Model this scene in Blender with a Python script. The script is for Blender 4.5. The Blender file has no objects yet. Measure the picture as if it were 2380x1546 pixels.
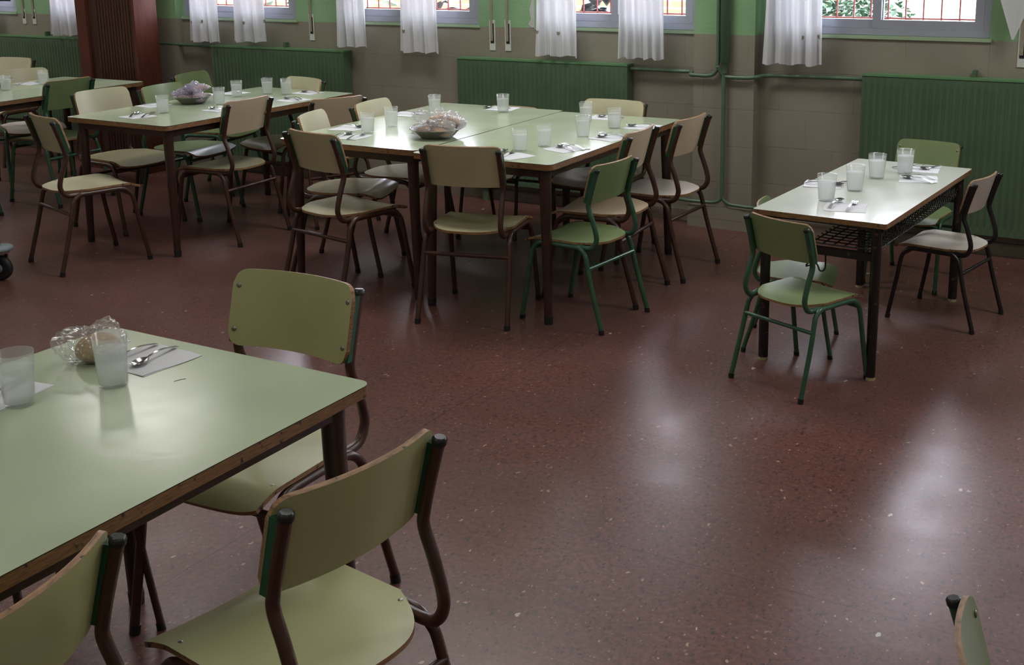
import bpy, bmesh, math, random
from mathutils import Vector, Matrix
PI = math.pi
rnd = random.Random(7)
sc = bpy.context.scene
C = sc.collection

# ---------------------------------------------------------------- camera
CAM_YAW, CAM_PITCH, CAM_ROLL, CAM_H = math.radians(-29.70747626), math.radians(12.56376166), math.radians(-0.77474423), 1.63729
cd = bpy.data.cameras.new('camera'); cam = bpy.data.objects.new('camera', cd); C.objects.link(cam)
cd.sensor_fit = 'HORIZONTAL'; cd.sensor_width = 36.0
cd.lens = 2718.1454924729496 / 2380 * 36.0
cd.shift_x = -107.4906 / 2380; cd.shift_y = -304.8808 / 2380
cd.clip_start = 0.02; cd.clip_end = 200
_f = Vector((math.sin(CAM_YAW) * math.cos(CAM_PITCH), math.cos(CAM_YAW) * math.cos(CAM_PITCH), -math.sin(CAM_PITCH)))
_r = Vector((math.cos(CAM_YAW), -math.sin(CAM_YAW), 0)); _u = _r.cross(_f)
_r2 = _r * math.cos(CAM_ROLL) + _u * math.sin(CAM_ROLL); _u2 = -_r * math.sin(CAM_ROLL) + _u * math.cos(CAM_ROLL)
cam.matrix_world = Matrix(((_r2.x, _u2.x, -_f.x, 0), (_r2.y, _u2.y, -_f.y, 0), (_r2.z, _u2.z, -_f.z, CAM_H), (0, 0, 0, 1)))
sc.camera = cam

# ---------------------------------------------------------------- world, sun, exposure
sc.view_settings.view_transform = 'Standard'; sc.view_settings.look = 'None'
sc.view_settings.gamma = 1.0; sc.view_settings.use_curve_mapping = False
sc.view_settings.exposure = 0.42
FILL_W = 8.0
FAR_W = 26.0
sc.cycles.max_bounces = 10; sc.cycles.diffuse_bounces = 5; sc.cycles.glossy_bounces = 4
sc.cycles.transmission_bounces = 6; sc.cycles.transparent_max_bounces = 16
sc.cycles.caustics_reflective = False; sc.cycles.caustics_refractive = False
sc.cycles.sample_clamp_indirect = 4.0
sc.cycles.use_denoising = True
W = bpy.data.worlds.new('overcast_sky'); sc.world = W; W.use_nodes = True
bg = W.node_tree.nodes['Background']; bg.inputs[0].default_value = (0.87, 0.88, 1.0, 1); bg.inputs[1].default_value = 20.0
sd = bpy.data.lights.new('sun', 'SUN'); sd.energy = 3.0; sd.angle = math.radians(3); sd.color = (1.0, 0.93, 0.84)
so = bpy.data.objects.new('sun', sd); C.objects.link(so)
so.rotation_euler = (math.radians(38), 0, math.radians(-20)); so.location = (0, -5, 12)   # high from behind the building: strikes the yard wall only

D = 6.27137      # back wall plane
TH = 0.7194      # dining table height
GH = 0.6160      # small desk height
ROOM_X0, ROOM_X1, ROOM_Y0, CEIL = -12.0, 3.2, -4.0, 3.05
WIN = [(-9.80, -8.69), (-8.22, -7.12), (-6.77, -5.66), (-5.23, -4.14), (-3.715, -2.645), (-2.20, -1.045), (-0.60, 0.50), (1.0, 2.1)]
WZ0, WZ1 = 1.125, 2.45
for i, (a, b) in enumerate(WIN):            # sampling portals in the window openings
    ld = bpy.data.lights.new('window_portal', 'AREA'); ld.shape = 'RECTANGLE'; ld.size = b - a; ld.size_y = WZ1 - WZ0
    ld.cycles.is_portal = True
    lo = bpy.data.objects.new('window_portal', ld); C.objects.link(lo)
    lo.location = ((a + b) / 2, D + 0.16, (WZ0 + WZ1) / 2); lo.rotation_euler = (PI / 2, 0, PI)
    lo.rotation_euler = (-PI / 2, 0, 0)

# unseen ceiling lamps added as ambient fill, one inferred from the nearest tabletop's reflection
UNSEEN_LAMPS = [(x, y) for y in (-2.4, .2, 2.6) for x in (-9.2, -5.6, -2.0, 1.4)] + [(-6.4, 5.25), (-3.3, 4.75), (.35, 4.75), (-9.6, 4.75)]
for x, y in UNSEEN_LAMPS:
    ld = bpy.data.lights.new('unseen_ceiling_light', 'AREA'); ld.shape = 'RECTANGLE'; ld.size = 1.25; ld.size_y = .62; ld.energy = (13.0 if x == -6.4 else FAR_W) if y > 4 else FILL_W; ld.color = (1.0, .97, .92)
    lo = bpy.data.objects.new('unseen_ceiling_light', ld); C.objects.link(lo); lo.location = (x, y, 3.015)

# ---------------------------------------------------------------- node helpers
def mat(name, color=(.8, .8, .8), rough=.5, metal=0.0, spec=.5, **kw):
    m = bpy.data.materials.new(name); m.use_nodes = True
    b = m.node_tree.nodes['Principled BSDF']
    b.inputs['Base Color'].default_value = (*color, 1); b.inputs['Roughness'].default_value = rough
    b.inputs['Metallic'].default_value = metal; b.inputs['Specular IOR Level'].default_value = spec
    for k, v in kw.items(): b.inputs[k.replace('_', ' ')].default_value = v
    return m
def N(m, t, **kw):
    n = m.node_tree.nodes.new(t)
    for k, v in kw.items():
        if k in n.inputs: n.inputs[k].default_value = v
        else: setattr(n, k, v)
    return n
def Lk(m, a, b): m.node_tree.links.new(a, b)
def BS(m): return m.node_tree.nodes['Principled BSDF']
def ramp(m, fac, stops, interp='LINEAR'):
    r = N(m, 'ShaderNodeValToRGB'); r.color_ramp.interpolation = interp
    el = r.color_ramp.elements
    while len(el) < len(stops): el.new(0.5)
    for e, (p, c) in zip(el, stops): e.position = p; e.color = (*c, 1) if len(c) == 3 else c
    Lk(m, fac, r.inputs[0]); return r.outputs[0]
def mixc(m, fac, a, b, mode='MIX'):
    n = N(m, 'ShaderNodeMix', data_type='RGBA', blend_type=mode)
    for sock, v in ((n.inputs[0], fac), (n.inputs[6], a), (n.inputs[7], b)):
        if hasattr(v, 'is_linked'): Lk(m, v, sock)
        elif isinstance(v, (int, float)): sock.default_value = v
        else: sock.default_value = (*v, 1)
    return n.outputs[2]
def coords(m, scale=(1, 1, 1), kind='Object', loc=(0, 0, 0)):
    t = N(m, 'ShaderNodeTexCoord'); mp = N(m, 'ShaderNodeMapping'); mp.inputs['Scale'].default_value = scale; mp.inputs['Location'].default_value = loc
    Lk(m, t.outputs[kind], mp.inputs[0]); return mp.outputs[0]
def noise(m, vec, scale, detail=3, rough=.5):
    n = N(m, 'ShaderNodeTexNoise'); n.inputs['Scale'].default_value = scale; n.inputs['Detail'].default_value = detail; n.inputs['Roughness'].default_value = rough
    Lk(m, vec, n.inputs['Vector']); return n.outputs['Fac']
def bump(m, h, strength=.2, dist=.01):
    b = N(m, 'ShaderNodeBump'); b.inputs['Strength'].default_value = strength; b.inputs['Distance'].default_value = dist
    Lk(m, h, b.inputs['Height']); Lk(m, b.outputs[0], BS(m).inputs['Normal'])
def mth(m, op, a, b=None, clamp=False):
    n = N(m, 'ShaderNodeMath', operation=op, use_clamp=clamp)
    for s, v in ((n.inputs[0], a), (n.inputs[1], b)):
        if v is None: continue
        if hasattr(v, 'is_linked'): Lk(m, v, s)
        else: s.default_value = v
    return n.outputs[0]
def geo_pos(m):
    g = N(m, 'ShaderNodeNewGeometry'); s = N(m, 'ShaderNodeSeparateXYZ'); Lk(m, g.outputs['Position'], s.inputs[0])
    return g.outputs['Position'], s.outputs

# ---------------------------------------------------------------- materials
def m_laminate(name, col, rough=.33, amt=.12, wear=None):
    m = mat(name, col, rough); v = coords(m)
    n1 = noise(m, v, 4, 1); n2 = noise(m, v, 220, 2)
    dark = tuple(c * (1 - amt) for c in col); lite = tuple(min(1, c * (1 + amt * .5)) for c in col)
    c = ramp(m, n1, [(.3, dark), (.7, lite)])
    c = mixc(m, mth(m, 'MULTIPLY', n2, .12), c, tuple(k * .6 for k in col))
    if wear:
        w = ramp(m, noise(m, v, 5, 5, .6), [(.46, (0, 0, 0)), (.66, (1, 1, 1))])
        c = mixc(m, mth(m, 'MULTIPLY', w, .45), c, wear)
    Lk(m, c, BS(m).inputs['Base Color'])
    r = ramp(m, noise(m, v, 9, 1.5), [(.2, ((max(.285, rough * .88) if rough > .25 else rough * .85),) * 3), (.8, (rough * 1.2,) * 3)]); Lk(m, r, BS(m).inputs['Roughness'])
    bump(m, noise(m, v, 30, 2), .03, .004)
    return m
def m_paint(name, col, rough=.38, chip=None, amt=.5, th=.62):
    m = mat(name, col, rough); v = coords(m)
    c = ramp(m, noise(m, v, 18, 4), [(.3, tuple(k * (1 - amt * .5) for k in col)), (.7, tuple(k * (1 + amt * .3) for k in col))])
    if chip:
        f = ramp(m, noise(m, v, 38, 5, .65), [(th, (0, 0, 0)), (th + .04, (1, 1, 1))]); c = mixc(m, f, c, chip)
    Lk(m, c, BS(m).inputs['Base Color']); bump(m, noise(m, v, 60, 3), .15, .002)
    return m
def m_edge(name, a, b):
    m = mat(name, a, .5); v = coords(m, (3, 3, 60))
    c = ramp(m, noise(m, v, 8, 5, .6), [(.35, b), (.6, a)])
    c2 = mixc(m, ramp(m, noise(m, coords(m), 55, 3), [(.62, (0, 0, 0)), (.7, (1, 1, 1))]), c, (.02, .012, .008))
    Lk(m, c2, BS(m).inputs['Base Color']); bump(m, noise(m, v, 20, 3), .3, .003); return m
LAM = {
 'cream': m_laminate('cream_laminate', (.60, .57, .39)),
 'lime': m_laminate('lime_cream_laminate', (.43, .435, .21), .3),
 'khaki': m_laminate('khaki_cream_laminate', (.48, .45, .27), .33),
 'beige': m_laminate('beige_laminate', (.62, .50, .35), .3),
 'white': m_laminate('worn_white_laminate', (.66, .60, .54), .3),
 'green': m_laminate('green_laminate', (.225, .305, .140), .3),
}
SEATWEAR = m_laminate('worn_seat_laminate', (.50, .47, .32), .2, wear=(.30, .25, .20))
PLY = m_edge('plywood_edge', (.36, .20, .09), (.16, .08, .035))
BAND = m_edge('wooden_table_edge', (.27, .135, .05), (.12, .055, .022))
TOP = m_laminate('pale_green_tabletop_laminate', (.48, .565, .395), .17, .07)
TOPG = m_laminate('pale_grey_desk_laminate', (.60, .64, .55), .16, .07)
BROWN = m_paint('brown_enamel', (.060, .026, .017), .33, (.025, .012, .010))
TLEG = m_paint('dark_brown_enamel', (.045, .019, .013), .38, (.02, .01, .008))
GREEN = m_paint('green_enamel', (.032, .105, .055), .3, (.018, .05, .026), th=.66)
SPACER = m_paint('bright_green_enamel', (.012, .085, .04), .35)
BLACK = m_paint('chipped_black_enamel', (.012, .010, .010), .3, (.10, .055, .03), th=.63)
CAP = mat('black_plastic_cap', (.010, .012, .012), .35)
STEEL = mat('stainless_steel', (.62, .62, .64), .16, 1.0)
SCREW = mat('dull_screw_steel', (.30, .29, .25), .4, .9)
TIN = mat('dull_metal_dish', (.40, .39, .36), .38, .85)
NAP = mat('white_paper_napkin', (.72, .74, .78), .9, spec=.1); bump(NAP, noise(NAP, coords(NAP), 400, 2), .2, .001)
RUB = mat('black_rubber', (.012, .012, .013), .6)
GREYPL = mat('grey_blue_plastic', (.22, .28, .30), .45)

def m_floor():
    m = mat('red_brown_speckled_vinyl', (.15, .06, .05), .3); p, xyz = geo_pos(m)
    big = noise(m, p, 1.1, 1.5, .5); fine = noise(m, p, 60, 4, .7)
    c = ramp(m, big, [(.3, (.158, .064, .054)), (.7, (.208, .084, .070))])
    c = mixc(m, ramp(m, fine, [(.35, (0, 0, 0)), (.65, (1, 1, 1))]), c, (.095, .042, .034))
    # warped chips
    wn = N(m, 'ShaderNodeTexNoise'); wn.inputs['Scale'].default_value = 40; Lk(m, p, wn.inputs['Vector'])
    wv = N(m, 'ShaderNodeVectorMath', operation='MULTIPLY_ADD'); Lk(m, wn.outputs['Color'], wv.inputs[0]); wv.inputs[1].default_value = (.022, .022, .0); Lk(m, p, wv.inputs[2])
    def chips(scale, keep, size, col, cc, seed):
        v = N(m, 'ShaderNodeTexVoronoi'); v.inputs['Scale'].default_value = scale
        mp = N(m, 'ShaderNodeMapping'); mp.inputs['Location'].default_value = (seed, seed * 1.7, 0); mp.inputs['Rotation'].default_value = (0, 0, seed); mp.inputs['Scale'].default_value = (1, .55, 1)
        Lk(m, wv.outputs[0], mp.inputs[0]); Lk(m, mp.outputs[0], v.inputs['Vector'])
        s = N(m, 'ShaderNodeSeparateColor'); Lk(m, v.outputs['Color'], s.inputs[0])
        pick = mth(m, 'GREATER_THAN', s.outputs[0], keep)
        rad = mth(m, 'MULTIPLY', s.outputs[1], size)
        ins = mth(m, 'LESS_THAN', v.outputs['Distance'], rad)
        return mixc(m, mth(m, 'MULTIPLY', pick, ins), cc, col)
    c = chips(95, .55, .42, (.055, .030, .028), c, 1.3)
    c = chips(60, .72, .40, (.080, .045, .036), c, 4.1)
    c = chips(120, .84, .34, (.30, .19, .15), c, 7.7)
    c = chips(60, .93, .30, (.42, .30, .22), c, 2.9)
    c = chips(34, .982, .26, (.50, .45, .38), c, 5.5)
    # sheet joints
    def joint(sock, pos, w=.0016):
        return mth(m, 'LESS_THAN', mth(m, 'ABSOLUTE', mth(m, 'SUBTRACT', sock, pos)), w)
    j = joint(xyz[0], -2.295)
    for q in (-4.1, -5.9): j = mth(m, 'MAXIMUM', j, joint(xyz[0], q))
    for q in (2.643,): j = mth(m, 'MAXIMUM', j, joint(xyz[1], q, .0012))
    c = mixc(m, mth(m, 'MULTIPLY', j, .75), c, (.02, .012, .01))
    # grime towards worn patches
    gr = ramp(m, noise(m, p, 2.3, 2, .5), [(.35, (0, 0, 0)), (.75, (1, 1, 1))]); c = mixc(m, mth(m, 'MULTIPLY', gr, .35), c, (.085, .055, .048))
    Lk(m, c, BS(m).inputs['Base Color'])
    r = ramp(m, noise(m, p, 5, 2.5, .5), [(.25, (.285,) * 3), (.75, (.36,) * 3)]); Lk(m, r, BS(m).inputs['Roughness'])
    h = mth(m, 'ADD', noise(m, p, 9, 2), mth(m, 'MULTIPLY', noise(m, p, 70, 3), .14)); bump(m, h, .10, .01)
    BS(m).inputs['Specular IOR Level'].default_value = .5
    return m
def m_wall():
    m = mat('wall_paint_and_tile', (.4, .4, .3), .6); p, xyz = geo_pos(m); X, Y, Z = xyz
    up = ramp(m, noise(m, p, 3, 4), [(.3, (.215, .38, .20)), (.7, (.27, .45, .25))])
    low = ramp(m, noise(m, p, 2.5, 5), [(.3, (.240, .218, .172)), (.7, (.305, .280, .225))])
    # tile joints
    row = mth(m, 'DIVIDE', mth(m, 'SUBTRACT', Z, .055), .2135); rf = mth(m, 'FRACT', row); ri = mth(m, 'FLOOR', row)
    jh = mth(m, 'LESS_THAN', mth(m, 'ABSOLUTE', mth(m, 'SUBTRACT', rf, .5)), .49); jh = mth(m, 'SUBTRACT', 1.0, jh)
    cx = mth(m, 'ADD', mth(m, 'DIVIDE', X, .42), mth(m, 'MULTIPLY', ri, .37)); cf = mth(m, 'FRACT', cx)
    jv = mth(m, 'SUBTRACT', 1.0, mth(m, 'LESS_THAN', mth(m, 'ABSOLUTE', mth(m, 'SUBTRACT', cf, .5)), .4965))
    j = mth(m, 'MAXIMUM', jh, jv)
    wn = N(m, 'ShaderNodeTexWhiteNoise', noise_dimensions='2D'); cb = N(m, 'ShaderNodeCombineXYZ'); Lk(m, mth(m, 'FLOOR', cx), cb.inputs[0]); Lk(m, ri, cb.inputs[1]); Lk(m, cb.outputs[0], wn.inputs[0])
    low = mixc(m, mth(m, 'MULTIPLY', wn.outputs[0], .16), low, (.36, .33, .25))
    jn = ramp(m, noise(m, p, 14, 3), [(.4, (.25,) * 3), (.7, (1,) * 3)])
    low = mixc(m, mth(m, 'MULTIPLY', mth(m, 'MULTIPLY', j, jn), .55), low, (.08, .065, .05))
    f = mth(m, 'GREATER_THAN', Z, 1.112)
    Lk(m, mixc(m, f, low, up), BS(m).inputs['Base Color'])
    Lk(m, mth(m, 'ADD', mth(m, 'MULTIPLY', f, .25), .45), BS(m).inputs['Roughness'])
    h = mth(m, 'ADD', mth(m, 'MULTIPLY', noise(m, p, 45, 4), f), mth(m, 'MULTIPLY', j, -.6)); bump(m, h, .35, .006)
    return m
FLOOR = m_floor(); WALL = m_wall()
def m_simple_noise(name, a, b, scale, rough=.5, bumpk=.0, vecs=(1, 1, 1)):
    m = mat(name, a, rough); v = coords(m, vecs); Lk(m, ramp(m, noise(m, v, scale, 4), [(.3, a), (.7, b)]), BS(m).inputs['Base Color'])
    if bumpk: bump(m, noise(m, v, scale * 4, 3), bumpk, .005)
    return m
PLASTER = m_simple_noise('pale_plaster', (.46, .47, .40), (.52, .53, .45), 2, .8)
CEILM = m_simple_noise('white_ceiling', (.62, .63, .60), (.68, .69, .66), 2, .9)
RAD = m_simple_noise('green_radiator_enamel', (.070, .125, .070), (.092, .155, .090), 5, .42, .05)
PIPE = m_simple_noise('green_pipe_enamel', (.085, .150, .095), (.11, .185, .12), 8, .3, .05)
WOOD = m_simple_noise('dark_red_varnished_wood', (.075, .022, .014), (.13, .036, .022), 5, .33, .1, (14, 14, .8))
WOOD2 = m_simple_noise('fluted_brown_wood', (.045, .018, .012), (.075, .029, .018), 5, .4, .1, (14, 14, .8))
ALU = mat('anodised_aluminium', (.42, .45, .54), .38, .35)
WHITEP = mat('white_plastic', (.62, .64, .60), .4)
STRAP = m_simple_noise('worn_strap_webbing', (.26, .24, .17), (.34, .31, .23), 40, .8)
GRILLE = mat('dark_red_iron', (.22, .02, .025), .5)
DARK = mat('black_slot', (.01, .01, .01), .6)
FRAY = mat('broken_plaster', (.50, .50, .48), .9)
m = mat('window_glass', (1, 1, 1), .0); nt = m.node_tree; out = nt.nodes['Material Output']
tr = N(m, 'ShaderNodeBsdfTransparent'); gl = N(m, 'ShaderNodeBsdfGlossy'); gl.inputs['Roughness'].default_value = .02; fr = N(m, 'ShaderNodeFresnel'); fr.inputs[0].default_value = 1.3
mx = N(m, 'ShaderNodeMixShader'); Lk(m, fr.outputs[0], mx.inputs[0]); Lk(m, tr.outputs[0], mx.inputs[1]); Lk(m, gl.outputs[0], mx.inputs[2]); Lk(m, mx.outputs[0], out.inputs[0]); GLASS = m
def m_thin(name, col, op, rough, ior=1.45, glossk=1.0, nscale=None, transl=.5):
    """thin translucent sheet: part clear, part scattering, glossy skin"""
    m = mat(name); nt = m.node_tree; out = nt.nodes['Material Output']
    tr = N(m, 'ShaderNodeBsdfTransparent'); df = N(m, 'ShaderNodeBsdfDiffuse'); tl = N(m, 'ShaderNodeBsdfTranslucent'); gl = N(m, 'ShaderNodeBsdfGlossy')
    for q in (df, tl): q.inputs['Color'].default_value = (*col, 1)
    gl.inputs['Roughness'].default_value = rough
    a = N(m, 'ShaderNodeMixShader'); a.inputs[0].default_value = transl; Lk(m, df.outputs[0], a.inputs[1]); Lk(m, tl.outputs[0], a.inputs[2])
    b = N(m, 'ShaderNodeMixShader'); Lk(m, tr.outputs[0], b.inputs[1]); Lk(m, a.outputs[0], b.inputs[2]); b.inputs[0].default_value = op
    if nscale:
        f = ramp(m, noise(m, coords(m), nscale, 4, .6), [(.35, (op * .55,) * 3), (.7, (min(1, op * 1.5),) * 3)]); Lk(m, f, b.inputs[0])
    fr = N(m, 'ShaderNodeLayerWeight'); f0 = ((ior - 1) / (ior + 1)) ** 2
    fq = mth(m, 'ADD', mth(m, 'MULTIPLY', mth(m, 'POWER', fr.outputs['Facing'], 4.0), .6), f0)
    c = N(m, 'ShaderNodeMixShader'); Lk(m, mth(m, 'MULTIPLY', fq, glossk, True), c.inputs[0]); Lk(m, b.outputs[0], c.inputs[1]); Lk(m, gl.outputs[0], c.inputs[2])
    Lk(m, c.outputs[0], out.inputs[0])
    return m
CURT = m_thin('white_sheer_cotton', (.88, .89, .92), .90, .8, glossk=.05, transl=.42)
HEM = m_thin('white_cotton_hem', (.86, .87, .90), .93, .8, glossk=.05, transl=.4)
CLEARPL = m_thin('clear_tumbler_plastic', (.86, .90, .89), .14, .12, ior=1.45, glossk=.9)
FROST = m_thin('frosted_water', (.90, .93, .94), .38, .3, ior=1.33, glossk=.4, transl=.6)
WRAP = m_thin('clear_crinkled_film', (.84, .82, .88), .30, .20, ior=1.5, glossk=2.2)
WRAPV = m_thin('violet_tinted_film', (.62, .54, .76), .42, .20, ior=1.5, glossk=2.2)
CRUST = m_simple_noise('bread_crust', (.36, .19, .08), (.58, .38, .20), 14, .6, .2)
PALEB = m_simple_noise('pale_bread', (.56, .46, .22), (.66, .56, .32), 14, .6, .2)
m = mat('sunlit_brick', (.6, .2, .12), .85); p, xyz = geo_pos(m); cb = N(m, 'ShaderNodeCombineXYZ'); Lk(m, xyz[0], cb.inputs[0]); Lk(m, xyz[2], cb.inputs[1])
bk = N(m, 'ShaderNodeTexBrick'); Lk(m, cb.outputs[0], bk.inputs[0]); bk.inputs['Color1'].default_value = (.34, .115, .065, 1); bk.inputs['Color2'].default_value = (.29, .095, .055, 1); bk.inputs['Mortar'].default_value = (.40, .29, .22, 1)
for k, v in (('Scale', 1.0), ('Mortar Size', .008), ('Brick Width', .25), ('Row Height', .07)): bk.inputs[k].default_value = v
Lk(m, bk.outputs[0], BS(m).inputs['Base Color']); BRICK = m
WHITEW = mat('white_render', (.85, .85, .84), .9)
YARD = m_simple_noise('yard_paving', (.34, .32, .29), (.42, .40, .36), 3, .9)
LEAF = m_simple_noise('green_leaf', (.05, .11, .07), (.12, .22, .14), 9, .35)
LEAFD = m_simple_noise('dark_purple_leaf', (.035, .04, .045), (.07, .075, .07), 9, .35)
BARK = mat('brown_bark', (.09, .05, .035), .8)
REDBOX = mat('red_painted_post', (.45, .05, .06), .5)

# ---------------------------------------------------------------- geometry helpers
class MB:
    def __init__(s): s.v = []; s.f = []; s.mi = []; s.sm = []
    def add(s, vs, fs, mi=0, smooth=False):
        o = len(s.v); s.v += [tuple(v) for v in vs]
        for f in fs: s.f.append(tuple(i + o for i in f)); s.mi.append(mi); s.sm.append(smooth)
    def box(s, x0, x1, y0, y1, z0, z1, mi=0):
        v = [(x, y, z) for x in (x0, x1) for y in (y0, y1) for z in (z0, z1)]
        s.add(v, [(0, 1, 3, 2), (4, 6, 7, 5), (0, 4, 5, 1), (2, 3, 7, 6), (0, 2, 6, 4), (1, 5, 7, 3)], mi)
    def tube(s, pts, r, n=10, mi=0, caps=True, smooth=True):
        pts = [Vector(p) for p in pts]; rs = r if isinstance(r, (list, tuple)) else [r] * len(pts)
        rings = []; prev = None
        for i, p in enumerate(pts):
            t = (pts[min(i + 1, len(pts) - 1)] - pts[max(i - 1, 0)]).normalized()
            if prev is None:
                a = Vector((0, 0, 1)) if abs(t.z) < .9 else Vector((1, 0, 0)); u = t.cross(a).normalized()
            else: u = (prev - t * prev.dot(t)).normalized()
            prev = u; w = t.cross(u)
            rings.append([p + (u * math.cos(2 * PI * k / n) + w * math.sin(2 * PI * k / n)) * rs[i] for k in range(n)])
        vs = [q for rg in rings for q in rg]; fs = []
        for i in range(len(rings) - 1):
            for k in range(n): fs.append((i * n + k, i * n + (k + 1) % n, (i + 1) * n + (k + 1) % n, (i + 1) * n + k))
        s.add(vs, fs, mi, smooth)
        if caps: s.add(rings[0], [tuple(range(n))[::-1]], mi); s.add(rings[-1], [tuple(range(n))], mi)
    def lathe(s, prof, n=24, mi=0, smooth=True, c=(0, 0, 0)):
        vs = []; fs = []
        for (r, z) in prof:
            for k in range(n): vs.append((c[0] + r * math.cos(2 * PI * k / n), c[1] + r * math.sin(2 * PI * k / n), c[2] + z))
        for i in range(len(prof) - 1):
            for k in range(n): fs.append((i * n + k, i * n + (k + 1) % n, (i + 1) * n + (k + 1) % n, (i + 1) * n + k))
        s.add(vs, fs, mi, smooth)
    def slab(s, outline, z0, z1, mt=0, ms=1, bands=None):
        """extruded polygon; bands = [(z, material)] from the top down"""
        n = len(outline); zs = [z1] + [b[0] for b in (bands or [])] + [z0]; ms_ = [b[1] for b in (bands or [])] + [ms] if bands else [ms]
        s.add([(x, y, z1) for x, y in outline], [tuple(range(n))], mt); s.add([(x, y, z0) for x, y in outline], [tuple(range(n))[::-1]], ms)
        for i in range(len(zs) - 1):
            vs = [(x, y, zs[i + 1]) for x, y in outline] + [(x, y, zs[i]) for x, y in outline]
            s.add(vs, [(k, (k + 1) % n, n + (k + 1) % n, n + k) for k in range(n)], ms_[i] if i < len(ms_) else ms)
    def sheet(s, fn, th, nu, nv, mt=0, me=1, smooth=True):
        """thick curved sheet from fn(u,v), front face on the normal side"""
        P = [[Vector(fn(i / nu, j / nv)) for j in range(nv + 1)] for i in range(nu + 1)]
        Nn = [[None] * (nv + 1) for _ in range(nu + 1)]
        for i in range(nu + 1):
            for j in range(nv + 1):
                a = P[min(i + 1, nu)][j] - P[max(i - 1, 0)][j]; b = P[i][min(j + 1, nv)] - P[i][max(j - 1, 0)]
                c = a.cross(b); Nn[i][j] = c.normalized() if c.length > 1e-9 else Vector((0, 0, 1))
        top = [P[i][j] for i in range(nu + 1) for j in range(nv + 1)]; bot = [P[i][j] - Nn[i][j] * th for i in range(nu + 1) for j in range(nv + 1)]
        I = lambda i, j: i * (nv + 1) + j
        q = [(I(i, j), I(i + 1, j), I(i + 1, j + 1), I(i, j + 1)) for i in range(nu) for j in range(nv)]
        s.add(top, q, mt, smooth); s.add(bot, [f[::-1] for f in q], mt, smooth)
        rim = [I(i, 0) for i in range(nu + 1)] + [I(nu, j) for j in range(1, nv + 1)] + [I(i, nv) for i in range(nu - 1, -1, -1)] + [I(0, j) for j in range(nv - 1, 0, -1)]
        n = len(rim); vs = [top[k] for k in rim] + [bot[k] for k in rim]
        s.add(vs, [(k, n + k, n + (k + 1) % n, (k + 1) % n) for k in range(n)], me)
    def mesh(s, name, mats):
        me = bpy.data.meshes.new(name); me.from_pydata(s.v, [], s.f)
        for m_ in (mats if isinstance(mats, (list, tuple)) else [mats]): me.materials.append(m_)
        me.polygons.foreach_set('material_index', s.mi); me.polygons.foreach_set('use_smooth', s.sm)
        me.update(); return me
def tag(o, label=None, cat=None, group=None, kind=None):
    if label: o['label'] = label
    if cat: o['category'] = cat
    if group: o['group'] = group
    if kind: o['kind'] = kind
    return o
def link(name, me, parent=None, loc=None):
    o = bpy.data.objects.new(name, me); C.objects.link(o)
    if parent: o.parent = parent
    if loc: o.location = loc
    return o
def build(name, mb, mats, parent=None, loc=None): return link(name, mb.mesh(name, mats), parent, loc)
def empty(name, loc=(0, 0, 0), rz=0.0, s=1.0):
    o = bpy.data.objects.new(name, None); C.objects.link(o); o.location = loc; o.rotation_euler = (0, 0, rz); o.scale = (s, s, s); o.empty_display_size = .1; return o
def copy_tree(o, parent=None):
    c = o.copy(); C.objects.link(c); c.parent = parent
    for ch in KIDS.get(o.name, []) or list(o.children): copy_tree(ch, c)
    return c
KIDS = {}
def struct(o, label=None): o['kind'] = 'structure'; return o
def spline(pts, n=6):
    """Catmull-Rom through pts"""
    P = [Vector(p) for p in pts]; out = []
    for i in range(len(P) - 1):
        a = P[max(i - 1, 0)]; b = P[i]; c = P[i + 1]; d = P[min(i + 2, len(P) - 1)]
        for k in range(n):
            t = k / n; out.append(.5 * ((2 * b) + (c - a) * t + (2 * a - 5 * b + 4 * c - d) * t * t + (-a + 3 * b - 3 * c + d) * t ** 3))
    out.append(P[-1]); return out
def rrect(x0, x1, y0, y1, r, n=6):
    o = []
    for cx, cy, a0 in ((x1 - r, y1 - r, 0), (x0 + r, y1 - r, 90), (x0 + r, y0 + r, 180), (x1 - r, y0 + r, 270)):
        for k in range(n + 1):
            a = math.radians(a0 + 90 * k / n); o.append((cx + r * math.cos(a), cy + r * math.sin(a)))
    return o

# ================================================================ SETTING
b = MB(); b.box(ROOM_X0 - .3, ROOM_X1 + .3, ROOM_Y0 - .3, D + .0, -.10, 0.0); struct(build('floor', b, FLOOR))
b = MB(); b.box(ROOM_X0 - .4, ROOM_X1 + .4, ROOM_Y0 - .4, D + .45, CEIL, CEIL + .2); struct(build('ceiling', b, CEILM))
b = MB(); z1 = CEIL; xs = ROOM_X0 - .3      # back wall with window openings
for a, c in WIN + [(ROOM_X1 + .3, None)]:
    b.box(xs, a, D, D + .30, -.1, z1)
    if c is None: break
    b.box(a, c, D, D + .30, -.1, WZ0 - .012); b.box(a, c, D, D + .30, WZ1, z1); xs = c
struct(build('wall_back', b, WALL))
b = MB(); b.box(ROOM_X0 - .3, ROOM_X0, ROOM_Y0, D, 0, CEIL); struct(build('wall_left', b, PLASTER))
b = MB(); b.box(ROOM_X1, ROOM_X1 + .3, ROOM_Y0, D, 0, CEIL); struct(build('wall_right', b, PLASTER))
b = MB(); b.box(ROOM_X0, ROOM_X1, ROOM_Y0 - .3, ROOM_Y0, 0, CEIL); struct(build('wall_front', b, PLASTER))
# pilaster between windows, with a projecting base block
b = MB(); b.box(-2.628, -2.265, D - .085, D, 0, CEIL); b.box(-2.645, -2.262, D - .115, D - .085, 0, .125); struct(build('trim_1', b, WALL))
b = MB(); b.box(-7.0 - .05, -6.72 - .06, D - .06, D, 0, CEIL); struct(build('trim_2', b, WALL))
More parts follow.
